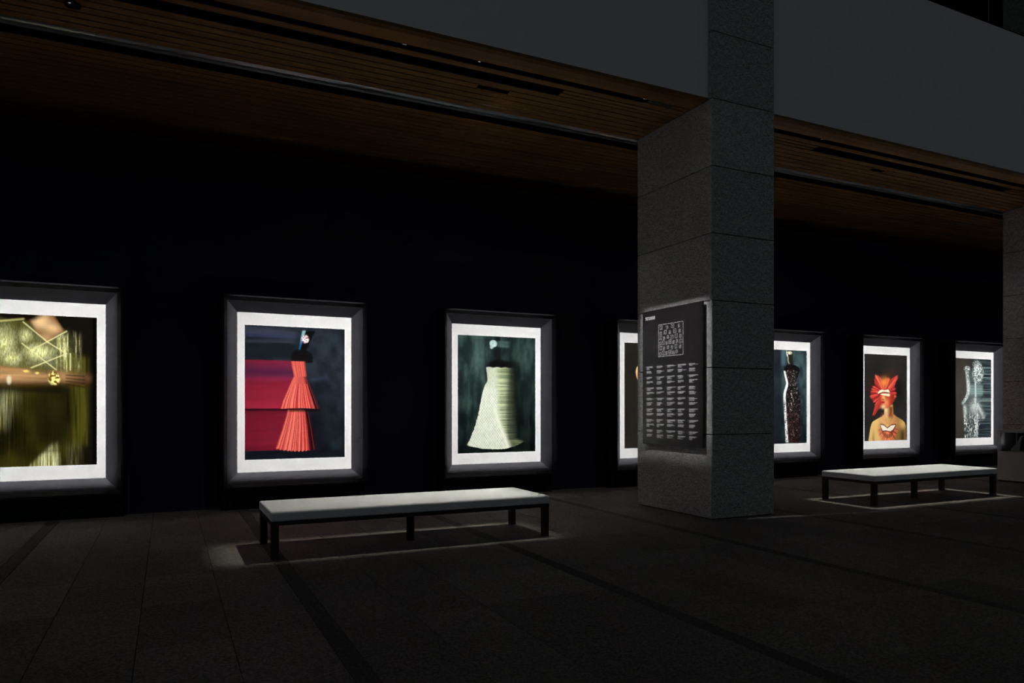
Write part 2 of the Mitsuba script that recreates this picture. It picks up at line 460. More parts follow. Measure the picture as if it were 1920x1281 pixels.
def pic_red(p, n, uv):
    X, T = uv.x, 1 - uv.y
    fb = fbm(X * 9, T * 11, 1.0, 4)
    c = mix(lin(25, 30, 38), lin(42, 50, 59), smoothstep(0.2, 0.8, fb)) * seg(T, [(0, 1.1), (0.5, 0.95), (1, 0.62)])
    hs = fbm(X * 1.5, T * 42, 2.0, 3)
    left = 1 - edge(X, 0.5, 0.05)
    top = left * (1 - edge(T, 0.25, 0.02))
    c = mix(c, mix(lin(24, 29, 34), lin(58, 64, 76), smoothstep(0.3, 0.8, hs) * (1 - smoothstep(0.10, 0.17, T))), top * 0.8)
    c = mix(c, lin(52, 60, 100), inside(T, 0.055, 0.085, 0.012) * (1 - edge(X, 0.52, 0.08)) * 0.45)
    red = seg(T, [(0.25, 0.55), (0.27, 0.62), (0.30, 0.42), (0.345, 0.16), (0.375, 0.35), (0.40, 0.72), (0.55, 0.95), (0.615, 1.2), (0.622, 0.9), (0.635, 0.4), (0.66, 0.58), (0.88, 0.68), (0.94, 0.5)])
    rc = mi.Color3f(lin(146, 36, 58)) * red + mi.Color3f(lin(44, 26, 54)) * inside(T, 0.28, 0.40, 0.03)
    rz = inside(T, 0.258, 0.935, 0.006) * (1 - edge(X, 0.52, 0.06))
    c = mix(c, rc * (0.92 + 0.16 * hs) * seg(X, [(0, 0.92), (0.4, 1.05)]), rz)
    c = mix(c, lin(24, 12, 22), inside(T, 0.620, 0.636, 0.006) * (1 - edge(X, 0.5, 0.04)) * 0.9)
    c = mix(c, lin(18, 19, 28), edge(T, 0.94, 0.008) * 0.7)
    c = mix(c, lin(18, 18, 25), blob(X, T, 0.72, 0.70, 0.12, 0.28) * 0.75)
    c = mix(c, lin(54, 62, 92), dr.maximum(line(X, T, 0.66, 0.40, 0.82, 0.38, 0.02), blob(X, T, 0.80, 0.375, 0.03, 0.03)) * 0.35)
    al = seg(T, [(0.0, 0.57), (0.17, 0.525)])
    ar = seg(T, [(0.0, 0.71), (0.17, 0.60)])
    arm = inside(X, al, ar, 0.006) * (1 - edge(T, 0.18, 0.008)) * edge(T, 0.025, 0.008)
    c = mix(c, lin(15, 15, 18), arm)
    c = mix(c, mix(lin(36, 92, 134), lin(170, 216, 230), smoothstep(0.14, 0.03, T)), inside(X, al, al + seg(T, [(0, 0.034), (0.17, 0.016)]), 0.009) * (1 - edge(T, 0.175, 0.008)) * edge(T, 0.025, 0.008) * 0.85)
    fl = spot(X, T, 0.592, 0.088, 0.036, 0.030, 0.3)
    c = mix(c, mix(lin(170, 84, 110), lin(250, 246, 246), smoothstep(0.36, 0.55, fbm(X * 80, T * 100, 4.0, 2))), fl)
    bl = seg(T, [(0.17, 0.50), (0.205, 0.45), (0.23, 0.445), (0.27, 0.455)])
    brr = seg(T, [(0.17, 0.60), (0.20, 0.655), (0.23, 0.672), (0.27, 0.665)])
    c = mix(c, lin(19, 17, 19), inside(X, bl, brr, 0.008) * inside(T, 0.172, 0.27, 0.006))
    L = seg(T, [(0.258, 0.450), (0.30, 0.458), (0.375, 0.478), (0.43, 0.445), (0.50, 0.405), (0.56, 0.37), (0.622, 0.345)])
    R = seg(T, [(0.258, 0.598), (0.375, 0.615), (0.43, 0.648), (0.50, 0.69), (0.622, 0.765)])
    L2 = seg(T, [(0.62, 0.420), (0.68, 0.40), (0.78, 0.36), (0.94, 0.288)])
    R2 = seg(T, [(0.62, 0.635), (0.75, 0.68), (0.94, 0.735)])

    def tier(c, l, r, mask, k, ph, knee, amp):
        s = (X - l) / (r - l)
        w = s + 0.22 * (fbm(s * 7.0, ph, 0.0, 2) - 0.5)
        pl = 0.5 + 0.5 * dr.sin(w * k + ph)
        pl = pl * (0.6 + 0.8 * noise(s * k / 6.28, ph * 3.0, 1.0))
        dark = smoothstep(knee, knee + 0.32, s + 0.22 * (noise(s * 14.0, ph, 4.0) - 0.5))
        col = mix(lin(176, 44, 50), lin(246, 122, 106), dr.clip(0.5 + amp * (pl - 0.45) - 0.25 * (s - 0.3), 0, 1))
        col = mix(col, mix(lin(40, 14, 20), lin(128, 32, 36), smoothstep(0.55, 1.0, pl)), dark)
        return mix(c, col, mask * inside(s, 0.0, 1.0 - 0.10 * dark, 0.02 + 0.06 * dark))
    c = tier(c, L2, R2, inside(T, 0.63, 0.946 - 0.028 * dr.square((X - 0.53) * 4) + 0.004 * dr.sin(X * 170), 0.004), 92.0, 1.0, 0.60, 0.9)
    c = mix(c, lin(24, 10, 14), inside(T, 0.622, 0.645, 0.008) * inside(X, 0.42, 0.74, 0.03) * 0.8)
    c = tier(c, L, R, inside(T, 0.43, 0.622 + 0.005 * dr.sin(X * 9), 0.003), 88.0, 2.3, 0.60, 0.9)
    c = tier(c, L, R, inside(T, 0.375, 0.432, 0.003), 9.0, 0.3, 0.66, 0.25)
    c = tier(c, L, R, inside(T, 0.260, 0.377, 0.003), 40.0, 1.1, 0.78, 0.5)
    return c


def pic_white(p, n, uv):
    X, T = uv.x, 1 - uv.y
    fb = fbm(X * 8, T * 7, 1.0, 4)
    fv = fbm(X * 22, T * 6, 6.0, 4)
    c = mix(lin(32, 46, 46), lin(74, 98, 92), smoothstep(0.32, 0.78, 0.55 * fb + 0.45 * fv))
    c = c * seg(T, [(0, 0.95), (0.25, 1.0), (0.5, 0.7), (0.8, 0.32), (0.95, 0.16)]) * seg(X, [(0, 0.9), (0.25, 1.1), (0.6, 0.65), (0.85, 0.75), (1, 0.55)])
    c = mix(c, lin(19, 20, 20), inside(X, seg(T, [(0, 0.46), (0.12, 0.44), (0.2, 0.475)]), seg(T, [(0, 0.53), (0.2, 0.55)]), 0.025) * (1 - edge(T, 0.22, 0.02)) * 0.85)
    c = mix(c, mix(lin(58, 78, 78), lin(110, 138, 138), fbm(X * 4, T * 70, 2.0, 2)), inside(X, 0.5, 0.645, 0.03) * inside(T, 0.04, 0.092, 0.014) * 0.5)
    fl = spot(X, T, 0.445, 0.063, 0.048, 0.030, 0.2)
    c = mix(c, mix(lin(140, 178, 178), lin(222, 240, 238), fbm(X * 50, T * 60, 2.0, 2)), dr.maximum(fl, spot(X, T, 0.425, 0.092, 0.02, 0.016, 0.4)))
    bl = seg(T, [(0.19, 0.46), (0.22, 0.40), (0.265, 0.36)])
    c = mix(c, lin(16, 15, 15), inside(X, bl, 0.80 + 0 * X, 0.03) * inside(T, seg(X, [(0.4, 0.215), (0.5, 0.195), (0.62, 0.21), (0.8, 0.215)]), 0.275, 0.015) * (1 - smoothstep(0.60, 0.85, X) * 0.8))
    c = mix(c, lin(14, 16, 15), blob(X, T, 0.74, 0.52, 0.12, 0.33) * 0.9)
    fr = fbm(X * 90, T * 90, 5.0, 2) - 0.5
    L = seg(T, [(0.265, 0.352), (0.32, 0.365), (0.385, 0.372), (0.42, 0.34), (0.48, 0.31), (0.6, 0.275), (0.7, 0.245), (0.8, 0.20), (0.9, 0.14), (0.93, 0.118), (0.975, 0.19)]) + 0.02 * fr * smoothstep(0.5, 0.7, T)
    R = seg(T, [(0.265, 0.62), (0.5, 0.635), (0.8, 0.65), (0.88, 0.70), (0.905, 0.80), (0.93, 0.86), (0.95, 0.76), (0.975, 0.62)])
    bot = seg(X, [(0.1, 0.93), (0.2, 0.95), (0.30, 0.965), (0.5, 0.975), (0.62, 0.97), (0.75, 0.945), (0.87, 0.905)]) + 0.008 * fr
    soft = seg(T, [(0.265, 0.11), (0.5, 0.12), (0.8, 0.13), (0.93, 0.06)])
    g = edge(X, L, 0.006) * (1 - smoothstep(-soft, soft, X - R)) * inside(T, 0.267 + 0.003 * dr.sin(X * 60), bot, 0.004)
    lace = 0.5 + 0.5 * dr.sin(X * 170 + 40 * (X - 0.35) * T) * dr.sin(T * 215)
    cream = mix(lin(186, 196, 170), lin(246, 249, 236), dr.clip(0.22 + 0.62 * lace * smoothstep(0.42, 0.5, T) + 0.5 * (fbm(X * 60, T * 50, 3.0, 2) - 0.4), 0, 1))
    hs = fbm(X * 2, T * 130, 7.0, 3)
    smear = mix(lin(134, 150, 110), lin(204, 212, 170), smoothstep(0.25, 0.75, hs))
    sm = smoothstep(0.0, 0.10, X - seg(T, [(0.26, 0.45), (0.6, 0.46), (0.75, 0.49), (0.95, 0.62)]))
    gc = mix(cream, smear, sm)
    gc = gc * (1 - 0.68 * smoothstep(-0.01, 0.06, X - seg(T, [(0.26, 0.64), (0.5, 0.60), (0.9, 0.59)])) * sm)
    gc = mix(gc, lin(242, 245, 226), line(X, T, 0.46, 0.64, 0.63, 0.95, 0.022) * 0.7)
    return mix(c, gc, g)


def pic_orange(p, n, uv):
    X, T = uv.x, 1 - uv.y
    c = mix(lin(32, 30, 27), lin(44, 41, 37), fbm(X * 4, T * 4, 1.0, 3))
    # a turning figure in pale orange silk
    L = seg(T, [(0.13, 0.46), (0.20, 0.22), (0.235, 0.185), (0.275, 0.17), (0.33, 0.19), (0.40, 0.24), (0.46, 0.36), (0.6, 0.34), (0.9, 0.26)])
    R = seg(T, [(0.13, 0.54), (0.20, 0.78), (0.275, 0.85), (0.33, 0.80), (0.40, 0.74), (0.46, 0.62), (0.6, 0.68), (0.9, 0.80)])
    m = inside(X, L, R, 0.008) * inside(T, 0.14, 0.9, 0.02) * (1 - inside(T, 0.44, 0.99, 0.03) * 0.75)
    pet = 0.5 + 0.5 * dr.sin((X - 0.5) * 80 + 6 * fbm(X * 6, T * 6, 3.0, 2))
    return mix(c, mix(lin(196, 112, 52), lin(250, 206, 148), pet), m)


def pic_black(p, n, uv):
    X, T = uv.x, 1 - uv.y
    fb = fbm(X * 9, T * 9, 1.0, 4)
    c = mix(lin(34, 48, 56), lin(66, 88, 92), smoothstep(0.25, 0.75, fb)) * seg(T, [(0, 1.0), (0.4, 0.75), (0.75, 0.4), (1, 0.25)])
    c = mix(c, lin(26, 25, 36), (1 - edge(X, 0.50, 0.03)) * 0.7)
    c = mix(c, lin(86, 112, 128), inside(X, 0.49, 0.58, 0.03) * (1 - edge(T, 0.16, 0.03)) * 0.6)
    arm = inside(X, seg(T, [(0, 0.585), (0.15, 0.63)]), seg(T, [(0, 0.715), (0.15, 0.73)]), 0.008) * (1 - edge(T, 0.17, 0.01))
    c = mix(c, lin(34, 36, 30), arm)
    c = mix(c, mix(lin(120, 124, 90), lin(250, 250, 226), smoothstep(0.35, 0.6, fbm(X * 60, T * 80, 2.0, 2))), dr.maximum(inside(X, seg(T, [(0, 0.58), (0.15, 0.635)]), seg(T, [(0, 0.605), (0.15, 0.652)]), 0.008) * (1 - edge(T, 0.15, 0.01)), spot(X, T, 0.66, 0.028, 0.04, 0.016, 0.5)))
    L = seg(T, [(0.15, 0.62), (0.185, 0.555), (0.22, 0.535), (0.26, 0.55), (0.30, 0.568), (0.36, 0.588), (0.40, 0.565), (0.45, 0.54), (0.50, 0.533), (0.7, 0.55), (1, 0.58)])
    R = seg(T, [(0.15, 0.72), (0.165, 0.79), (0.185, 0.845), (0.205, 0.862), (0.25, 0.842), (0.29, 0.815), (0.33, 0.80), (0.38, 0.81), (0.43, 0.845), (0.48, 0.868), (0.6, 0.875), (1, 0.87)])
    body = inside(X, L, R, 0.008) * edge(T, 0.155, 0.008) * (1 - edge(T, 0.995, 0.004))
    c = mix(c, lin(20, 17, 19), body)
    seq = smoothstep(0.70, 0.86, noise(X * 95, T * 130, 3.0)) * edge(T, 0.215, 0.01) * body * (1 - 0.75 * smoothstep(0.70, 0.83, X))
    c = mix(c, mix(lin(96, 70, 66), lin(240, 228, 214), smoothstep(0.4, 0.8, noise(X * 40, T * 55, 8.0))), seq * 0.8)
    c = mix(c, lin(86, 40, 44), body * smoothstep(0.5, 0.75, T) * smoothstep(0.55, 0.8, noise(X * 80, T * 110, 12.0)) * 0.4)
    rim = inside(X, L, L + seg(T, [(0.2, 0.025), (0.4, 0.045), (0.6, 0.04), (1, 0.05)]), 0.012) * inside(T, 0.225, 0.99, 0.01)
    brk = dr.maximum(smoothstep(0.28, 0.45, noise(X * 80, T * 150, 5.0)), 1 - smoothstep(0.45, 0.6, T))
    c = mix(c, mix(lin(120, 126, 130), lin(252, 253, 253), brk), rim * (0.25 + 0.75 * brk))
    return c


def pic_mask(p, n, uv):
    X, T = uv.x, 1 - uv.y
    c = mix(lin(33, 31, 30), lin(46, 44, 43), fbm(X * 3, T * 4, 1.0, 2))
    c = mix(c, lin(58, 34, 22), blob(X, T, 0.16, 0.38, 0.10, 0.10) * 0.6)
    c = mix(c, lin(66, 38, 24), blob(X, T, 0.60, 0.24, 0.16, 0.06) * 0.6)
    c = mix(c, lin(20, 19, 19), blob(X, T, 0.80, 0.40, 0.10, 0.16) * 0.8)
    # shoulders and neck
    skl = seg(T, [(0.58, 0.47), (0.69, 0.455), (0.72, 0.40), (0.745, 0.30), (0.775, 0.20), (0.80, 0.165), (0.84, 0.14), (1.0, 0.09)])
    skr = seg(T, [(0.58, 0.66), (0.69, 0.67), (0.72, 0.74), (0.745, 0.83), (0.775, 0.915), (0.80, 0.95), (0.84, 0.975), (1.0, 0.985)])
    body = inside(X, skl, skr, 0.014) * edge(T, 0.58, 0.02)
    lit = dr.clip(1.05 - 0.75 * smoothstep(0.40, 0.80, X) + 0.35 * blob(X, T, 0.22, 0.86, 0.10, 0.10) + 0.5 * blob(X, T, 0.9, 0.82, 0.07, 0.07), 0, 1)
    sk = mix(lin(112, 68, 30), lin(228, 188, 116), lit)
    sk = sk * (1 - 0.7 * inside(X, 0.84, 0.94, 0.05) * edge(T, 0.88, 0.05)) * (1 - 0.45 * blob(X, T, 0.205, 0.98, 0.025, 0.08)) * (1 - 0.35 * edge(X, 0.68, 0.06) * edge(T, 0.84, 0.05))
    c = mix(c, sk, body)
    c = mix(c, mix(lin(120, 66, 28), lin(238, 208, 152), smoothstep(0.60, 0.50, X)), inside(X, 0.47, 0.655, 0.03) * inside(T, 0.6, 0.73, 0.025))
    # mask of red plumes around the face
    dx, dt = X - 0.46, (T - 0.445) * 1.36
    ang = dr.atan2(dt, dx)
    rad = dr.sqrt(dx * dx + dt * dt)
    st = fbm(ang * 17.0, rad * 2.0, 2.0, 3)

    def bump(a, w):
        d = ang - a
        d = d - 2 * math.pi * dr.round(d / (2 * math.pi))
        return dr.exp(-dr.square(d / w))
    lim = 0.255 + 0.09 * bump(-2.24, 0.30) + 0.17 * bump(-0.72, 0.17) + 0.20 * bump(2.2, 0.15) + 0.085 * bump(3.0, 0.45) - 0.06 * bump(-1.72, 0.22) - 0.03 * bump(1.2, 0.4) + 0.03 * bump(0.0, 0.4) + 0.06 * (st - 0.5)
    m = (1 - smoothstep(lim - 0.035, lim + 0.012, rad)) * (0.80 + 0.20 * smoothstep(0.3, 0.6, st))
    rc = mix(lin(150, 28, 32), lin(232, 88, 74), smoothstep(0.28, 0.72, st))
    rc = mix(rc, lin(246, 150, 128), smoothstep(0.66, 0.80, st) * 0.7)
    c = mix(c, rc, m * 0.96)
    c = mix(c, lin(246, 156, 66), blob(X, T, 0.46, 0.32, 0.09, 0.05) * 0.7)
    # face under the mask
    fc = inside(X, seg(T, [(0.44, 0.36), (0.50, 0.365), (0.55, 0.375), (0.585, 0.39), (0.62, 0.43)]), seg(T, [(0.44, 0.70), (0.52, 0.69), (0.57, 0.65), (0.62, 0.56)]), 0.02) * inside(T, 0.46, 0.625, 0.015)
    fcol = mix(lin(198, 64, 46), lin(240, 168, 106), dr.clip(blob(X, T, 0.44, 0.50, 0.045, 0.05) + blob(X, T, 0.50, 0.56, 0.06, 0.05) * 0.6, 0, 1))
    c = mix(c, fcol * (1 - 0.55 * smoothstep(0.54, 0.68, X)), fc * 0.95)
    c = mix(c, lin(242, 218, 164), blob(X, T, 0.435, 0.605, 0.05, 0.022) * 0.85)
    c = mix(c, lin(120, 34, 24), line(X, T, 0.415, 0.52, 0.45, 0.525, 0.010) * 0.7)
    c = mix(c, lin(178, 44, 40), spot(X, T, 0.425, 0.553, 0.042, 0.013, 0.6))
    c = mix(c, lin(96, 20, 20), line(X, T, 0.39, 0.553, 0.46, 0.552, 0.005) * 0.8)
    # pale band over the eyes
    ey = inside(T, seg(X, [(0.30, 0.455), (0.34, 0.42), (0.40, 0.405), (0.45, 0.415), (0.50, 0.408), (0.56, 0.405), (0.585, 0.43)]), seg(X, [(0.30, 0.46), (0.36, 0.445), (0.44, 0.438), (0.50, 0.44), (0.585, 0.445)]), 0.004) * inside(X, 0.31, 0.58, 0.01)
    ey = dr.maximum(ey, inside(T, 0.452, seg(X, [(0.36, 0.462), (0.45, 0.475), (0.56, 0.485)]), 0.004) * inside(X, 0.36, 0.585, 0.01) * 0.85)
    c = mix(c, lin(250, 238, 200), ey)
    c = mix(c, lin(56, 30, 16), dr.maximum(line(X, T, 0.31, 0.47, 0.42, 0.440, 0.009), line(X, T, 0.44, 0.437, 0.56, 0.444, 0.008)) * 0.9)
    # fan collar
    ex, et = X - 0.54, (T - 0.845) * 1.2
    a2 = dr.atan2(et, ex)
    r2 = dr.sqrt(ex * ex + et * et)
    s2 = fbm(a2 * 19.0, r2 * 1.5, 6.0, 2)
    col = (1 - smoothstep(0.19, 0.245 + 0.04 * s2, r2)) * smoothstep(0.02, 0.06, r2) * (0.35 + 0.65 * smoothstep(-0.02, 0.06, et))
    c = mix(c, mix(lin(150, 30, 28), lin(240, 132, 96), smoothstep(0.32, 0.7, s2)), col * 0.85)
    c = mix(c, lin(90, 18, 16), inside(r2, 0.10, 0.155, 0.012) * smoothstep(-0.04, 0.04, et) * 0.55)
    wing = inside(T, seg(X, [(0.37, 0.815), (0.45, 0.825), (0.53, 0.862), (0.62, 0.825), (0.72, 0.82)]), seg(X, [(0.37, 0.82), (0.42, 0.885), (0.50, 0.88), (0.60, 0.895), (0.66, 0.875), (0.72, 0.825)]), 0.004) * inside(X, 0.37, 0.72, 0.008)
    wo = inside(T, seg(X, [(0.36, 0.80), (0.45, 0.81), (0.53, 0.848), (0.62, 0.81), (0.74, 0.805)]), seg(X, [(0.36, 0.835), (0.42, 0.90), (0.50, 0.895), (0.60, 0.91), (0.67, 0.89), (0.74, 0.835)]), 0.006) * inside(X, 0.36, 0.735, 0.01)
    c = mix(c, lin(86, 22, 18), wo * 0.8)
    c = mix(c, lin(242, 230, 212), wing)
    return c


def pic_silver(p, n, uv):
    X, T = uv.x, 1 - uv.y
    c = mix(lin(68, 63, 58), lin(44, 48, 53), smoothstep(0.25, 0.6, X)) * seg(T, [(0, 0.75), (0.3, 1.0), (0.8, 0.9), (1, 0.7)])
    hs = fbm(X * 1.6, T * 90, 2.0, 3)
    right = smoothstep(0.5, 0.68, X)
    c = mix(c, mix(lin(36, 44, 50), lin(98, 118, 120), smoothstep(0.4, 0.8, hs)), right * seg(T, [(0.06, 0.3), (0.12, 0.9), (0.7, 0.8), (1, 0.5)]))
    for t0 in (0.105, 0.19, 0.235, 0.415, 0.52, 0.535):
        c = mix(c, lin(160, 180, 172), dr.exp(-dr.square((T - t0) / 0.005)) * right * 0.6)
    L = seg(T, [(0.10, 0.26), (0.13, 0.25), (0.17, 0.285), (0.30, 0.315), (0.38, 0.325), (0.42, 0.32), (0.46, 0.30), (0.50, 0.26), (0.55, 0.19), (0.575, 0.165), (0.60, 0.215), (0.7, 0.235), (1.0, 0.265)])
    R = seg(T, [(0.05, 0.62), (0.08, 0.74), (0.2, 0.77), (0.28, 0.72), (0.45, 0.74), (0.55, 0.68), (0.60, 0.74), (0.66, 0.81), (0.70, 0.83), (0.76, 0.78), (0.82, 0.70), (0.86, 0.64), (1.0, 0.62)])
    body = inside(X, L, R, 0.01) * edge(T, seg(X, [(0.2, 0.115), (0.33, 0.10), (0.42, 0.17), (0.5, 0.12), (0.6, 0.05), (0.7, 0.03), (0.8, 0.1)]), 0.008)
    c = mix(c, mix(lin(50, 60, 62), lin(104, 128, 126), hs), body * 0.6)
    sp = smoothstep(0.46, 0.68, fbm(X * 85, T * 120, 5.0, 2))
    sp2 = smoothstep(0.44, 0.62, fbm(X * 70, T * 95, 6.0, 2))
    white = mi.Color3f(lin(238, 246, 244))
    ed = inside(X, L, L + 0.085, 0.028) * inside(T, 0.11, 0.57, 0.012)
    c = mix(c, mix(lin(112, 142, 146), white, dr.clip(sp + dr.exp(-dr.square((T - 0.36) / 0.10)), 0, 1)), ed * (0.55 + 0.45 * sp))
    c = mix(c, white, line(X, T, 0.555, 0.24, 0.565, 0.47, 0.020) * 0.85)
    c = mix(c, lin(158, 186, 180), inside(X, 0.40, 0.77, 0.04) * inside(T, 0.33, 0.465, 0.02) * (0.2 + 0.5 * hs))
    c = mix(c, mix(lin(84, 98, 94), white, sp2), spot(X, T, 0.63, 0.18, 0.14, 0.115, 0.35) * 0.95)
    c = mix(c, white, spot(X, T, 0.60, 0.07, 0.10, 0.05, 0.5) * sp * 0.8)
    c = mix(c, mix(lin(96, 106, 104), white, sp), spot(X, T, 0.33, 0.128, 0.085, 0.032, 0.35))
    hp = dr.maximum(blob(X, T, 0.55, 0.62, 0.13, 0.085), dr.maximum(line(X, T, 0.27, 0.62, 0.29, 0.72, 0.045), line(X, T, 0.62, 0.58, 0.78, 0.73, 0.04)))
    hp = dr.maximum(hp, line(X, T, 0.55, 0.52, 0.56, 0.60, 0.045))
    c = mix(c, white, dr.clip(hp * 0.95, 0, 1) * (0.45 + 0.55 * sp))
    lg = body * smoothstep(0.62, 0.78, T)
    c = mix(c, lin(36, 42, 46), lg * 0.7)
    c = mix(c, white, lg * smoothstep(0.48, 0.64, fbm(X * 75, T * 60, 9.0, 2)) * (0.30 + 0.70 * dr.maximum(inside(X, 0.53, 0.68, 0.04), dr.maximum(inside(X, 0.24, 0.32, 0.02), inside(X, 0.38, 0.48, 0.04) * 0.6))))
    c = mix(c, white, line(X, T, 0.60, 0.72, 0.60, 0.96, 0.03) * 0.35)
    return c


# ------------------------------------------------------------------ light boxes
Y_FRONT, Y_MAT = 10.93, 11.14
OW, IW = 1.047, 0.833                      # half widths, outer and inner edge of the bevel
OZ0, OZ1, IZ0, IZ1 = 0.322, 3.105, 0.536, 2.886
PW, PZ0, PZ1 = 0.728, 0.722, 2.702
BOXES = [
    (-1.588, pic_olive, 'large framed photograph of a person with folded arms in an olive gold fringed dress'),
    (1.749, pic_red, 'large framed photograph of a red pleated dress with two tiers'),
    (5.088, pic_white, 'large framed photograph of a long white gown with a blurred right side'),
    (8.425, pic_orange, 'large framed photograph mostly hidden behind the pillar, a small orange shape on dark ground'),
    (11.68, pic_black, 'large framed photograph of a slim black sequined dress, half hidden behind the pillar'),
    (14.945, pic_mask, 'large framed photograph of a person in a red plumed mask and red fan collar'),
    (18.185, pic_silver, 'large framed photograph of a silver sparkling dress, the last one by the right pillar'),
]


def reflecting(pic):
    return lambda p, n, uv: dr.minimum(pic(p, n, uv) * 1.08, 0.95)


def framed_photograph(cx, pic, label):
    t = thing('framed_photograph', label, 'framed picture', 'large framed photographs along the black wall')
    o, i = OW, IW
    # cabinet: back part and the four outer walls behind the bevels
    e = 0.012
    cab = m3.Manifold.cube([2 * o, Y_WALL - Y_FRONT - 0.032, OZ1 - OZ0]).translate([cx - o, Y_FRONT + 0.002, OZ0])
    outer = [(cx - o + e, OZ0 + e), (cx + o - e, OZ0 + e), (cx + o - e, OZ1 - e), (cx - o + e, OZ1 - e)]
    inner = [(cx - i - e, IZ0 - e), (cx + i + e, IZ0 - e), (cx + i + e, IZ1 + e), (cx - i - e, IZ1 + e)]
    pts = [[x, Y_FRONT - 0.01, z] for x, z in outer] + [[x, Y_MAT + 0.02, z] for x, z in inner]
    cab = cab - m3.Manifold.hull_points(np.array(pts, float))
    put('frame_box', cab, 'm_cabinet', t)
    put('plinth', box(cx - o + 0.005, cx + o - 0.005, Y_WALL - 0.20, Y_WALL - 0.03, 0.0, OZ0), 'm_cabinet', t)
    # four bevels, a slightly bulging section mitred at the corners
    sec = []
    for k in range(9):
        s = k / 8.0
        b = 0.016 * math.sin(math.pi * s ** 1.6)
        sec.append((s - b * 0.8, s + b))         # across, towards the viewer
    def ring(a, dpt):
        x = i + (o - i) * a
        z0, z1 = IZ0 + (OZ0 - IZ0) * a, IZ1 + (OZ1 - IZ1) * a
        y = Y_MAT + (Y_FRONT - Y_MAT) * dpt
        return [(cx - x, y, z0), (cx + x, y, z0), (cx + x, y, z1), (cx - x, y, z1)]
    rings = [ring(a, d_) for a, d_ in sec] + [ring(1.0, 0.95), ring(0.0, -0.05)]
    for side in range(4):
        a, b = side, (side + 1) % 4
        vv, ff = [], []
        for r in rings:
            vv += [r[a], r[b]]
        nr = len(rings)
        for k in range(nr):
            k2 = (k + 1) % nr
            ff += [(2 * k, 2 * k + 1, 2 * k2 + 1), (2 * k, 2 * k2 + 1, 2 * k2)]
        for s0 in (0, 1):
            for k in range(1, nr - 1):
                ff.append((s0, 2 * k + s0, 2 * k + 2 + s0) if s0 == 0 else (s0, 2 * k + 2 + s0, 2 * k + s0))
        mesh = trimesh.Trimesh(np.array(vv), np.array(ff), process=False)
        put('bevel', mesh, 'm_bevel', t, smooth=35)
    # white border: four strips in one mesh, glowing; the print in it
    y = Y_MAT
    X0, X1, Xa, Xb = cx - i - 0.004, cx + i + 0.004, cx - PW, cx + PW
    Z0, Z1, Za, Zb = IZ0 - 0.004, IZ1 + 0.004, PZ0, PZ1
    mat = join([quad((a, y, c), (b, y, c), (b, y, d_), (a, y, d_)) for a, b, c, d_ in
                ((X0, X1, Z0, Za), (X0, X1, Zb, Z1), (X0, Xa, Za, Zb), (Xb, X1, Za, Zb))])
    put('border', mat, 'm_mat', t, label='white border')
    pr = quad((Xa, y, Za), (Xb, y, Za), (Xb, y, Zb), (Xa, y, Zb))
    bk = fresh('m_print')
    diffuse(bk, [0.5, 0.5, 0.5])
    scene[bk]['bsdf']['reflectance'] = proc(reflecting(pic))
    put('photograph', pr, bk, t, uv=np.array([(0, 0), (1, 0), (1, 1), (0, 1)], float), label='photographic print')
    return t


for b in BOXES:
    framed_photograph(*b)


# ------------------------------------------------------------------ benches and their spotlights
def bench(x0, x1, label):
    t = thing('bench', label, 'bench', 'long upholstered benches')
    y0, y1, w = 7.325, 8.285, 0.072
    cu = rounded(x0 - 0.008, x1 + 0.008, y0 - 0.008, y1 + 0.008, 0.372, 0.468, 0.022).refine_to_length(0.06)
    v, f, _ = meshkit.arrays(cu)
    top = v[:, 2] > 0.44
    px = np.clip((v[:, 0] - x0) / (x1 - x0), 0, 1)
    py = np.clip((v[:, 1] - y0) / (y1 - y0), 0, 1)
    v[top, 2] += (0.010 * np.minimum(1, 9 * px * (1 - px)) * np.minimum(1, 4 * py * (1 - py)))[top]
    v[:, 2] += 0.0015 * (meshkit.fbm(v * 6.0, 2) - 0.5)
    put('cushion', trimesh.Trimesh(v, f, process=False), 'm_fabric', t, smooth=True)
    put('seat_frame', join([box(x0, x1, y0, y0 + 0.03, 0.332, 0.371), box(x0, x1, y1 - 0.03, y1, 0.332, 0.371),
                            box(x0, x0 + 0.03, y0 + 0.03, y1 - 0.03, 0.332, 0.371), box(x1 - 0.03, x1, y0 + 0.03, y1 - 0.03, 0.332, 0.371),
                            box(x0 + 0.03, x1 - 0.03, y0 + 0.03, y1 - 0.03, 0.352, 0.371)]), 'm_leg', t)
    xm = (x0 + x1) / 2
    for lx, ly in ((x0, y0), (x1 - w, y0), (x0, y1 - w), (x1 - w, y1 - w), (xm - w / 2, 7.71)):
        put('leg', chamfered(lx, lx + w, ly, ly + w, 0.0, 0.3515 if ly == 7.71 else 0.3318, 0.003), 'm_leg', t)
    return t


bench(0.915, 4.005, 'long pale fabric bench with dark wooden legs, in front of the red dress photograph')
bench(9.57, 12.585, 'pale fabric bench with dark wooden legs, right of the granite pillar')


LAMPS = []


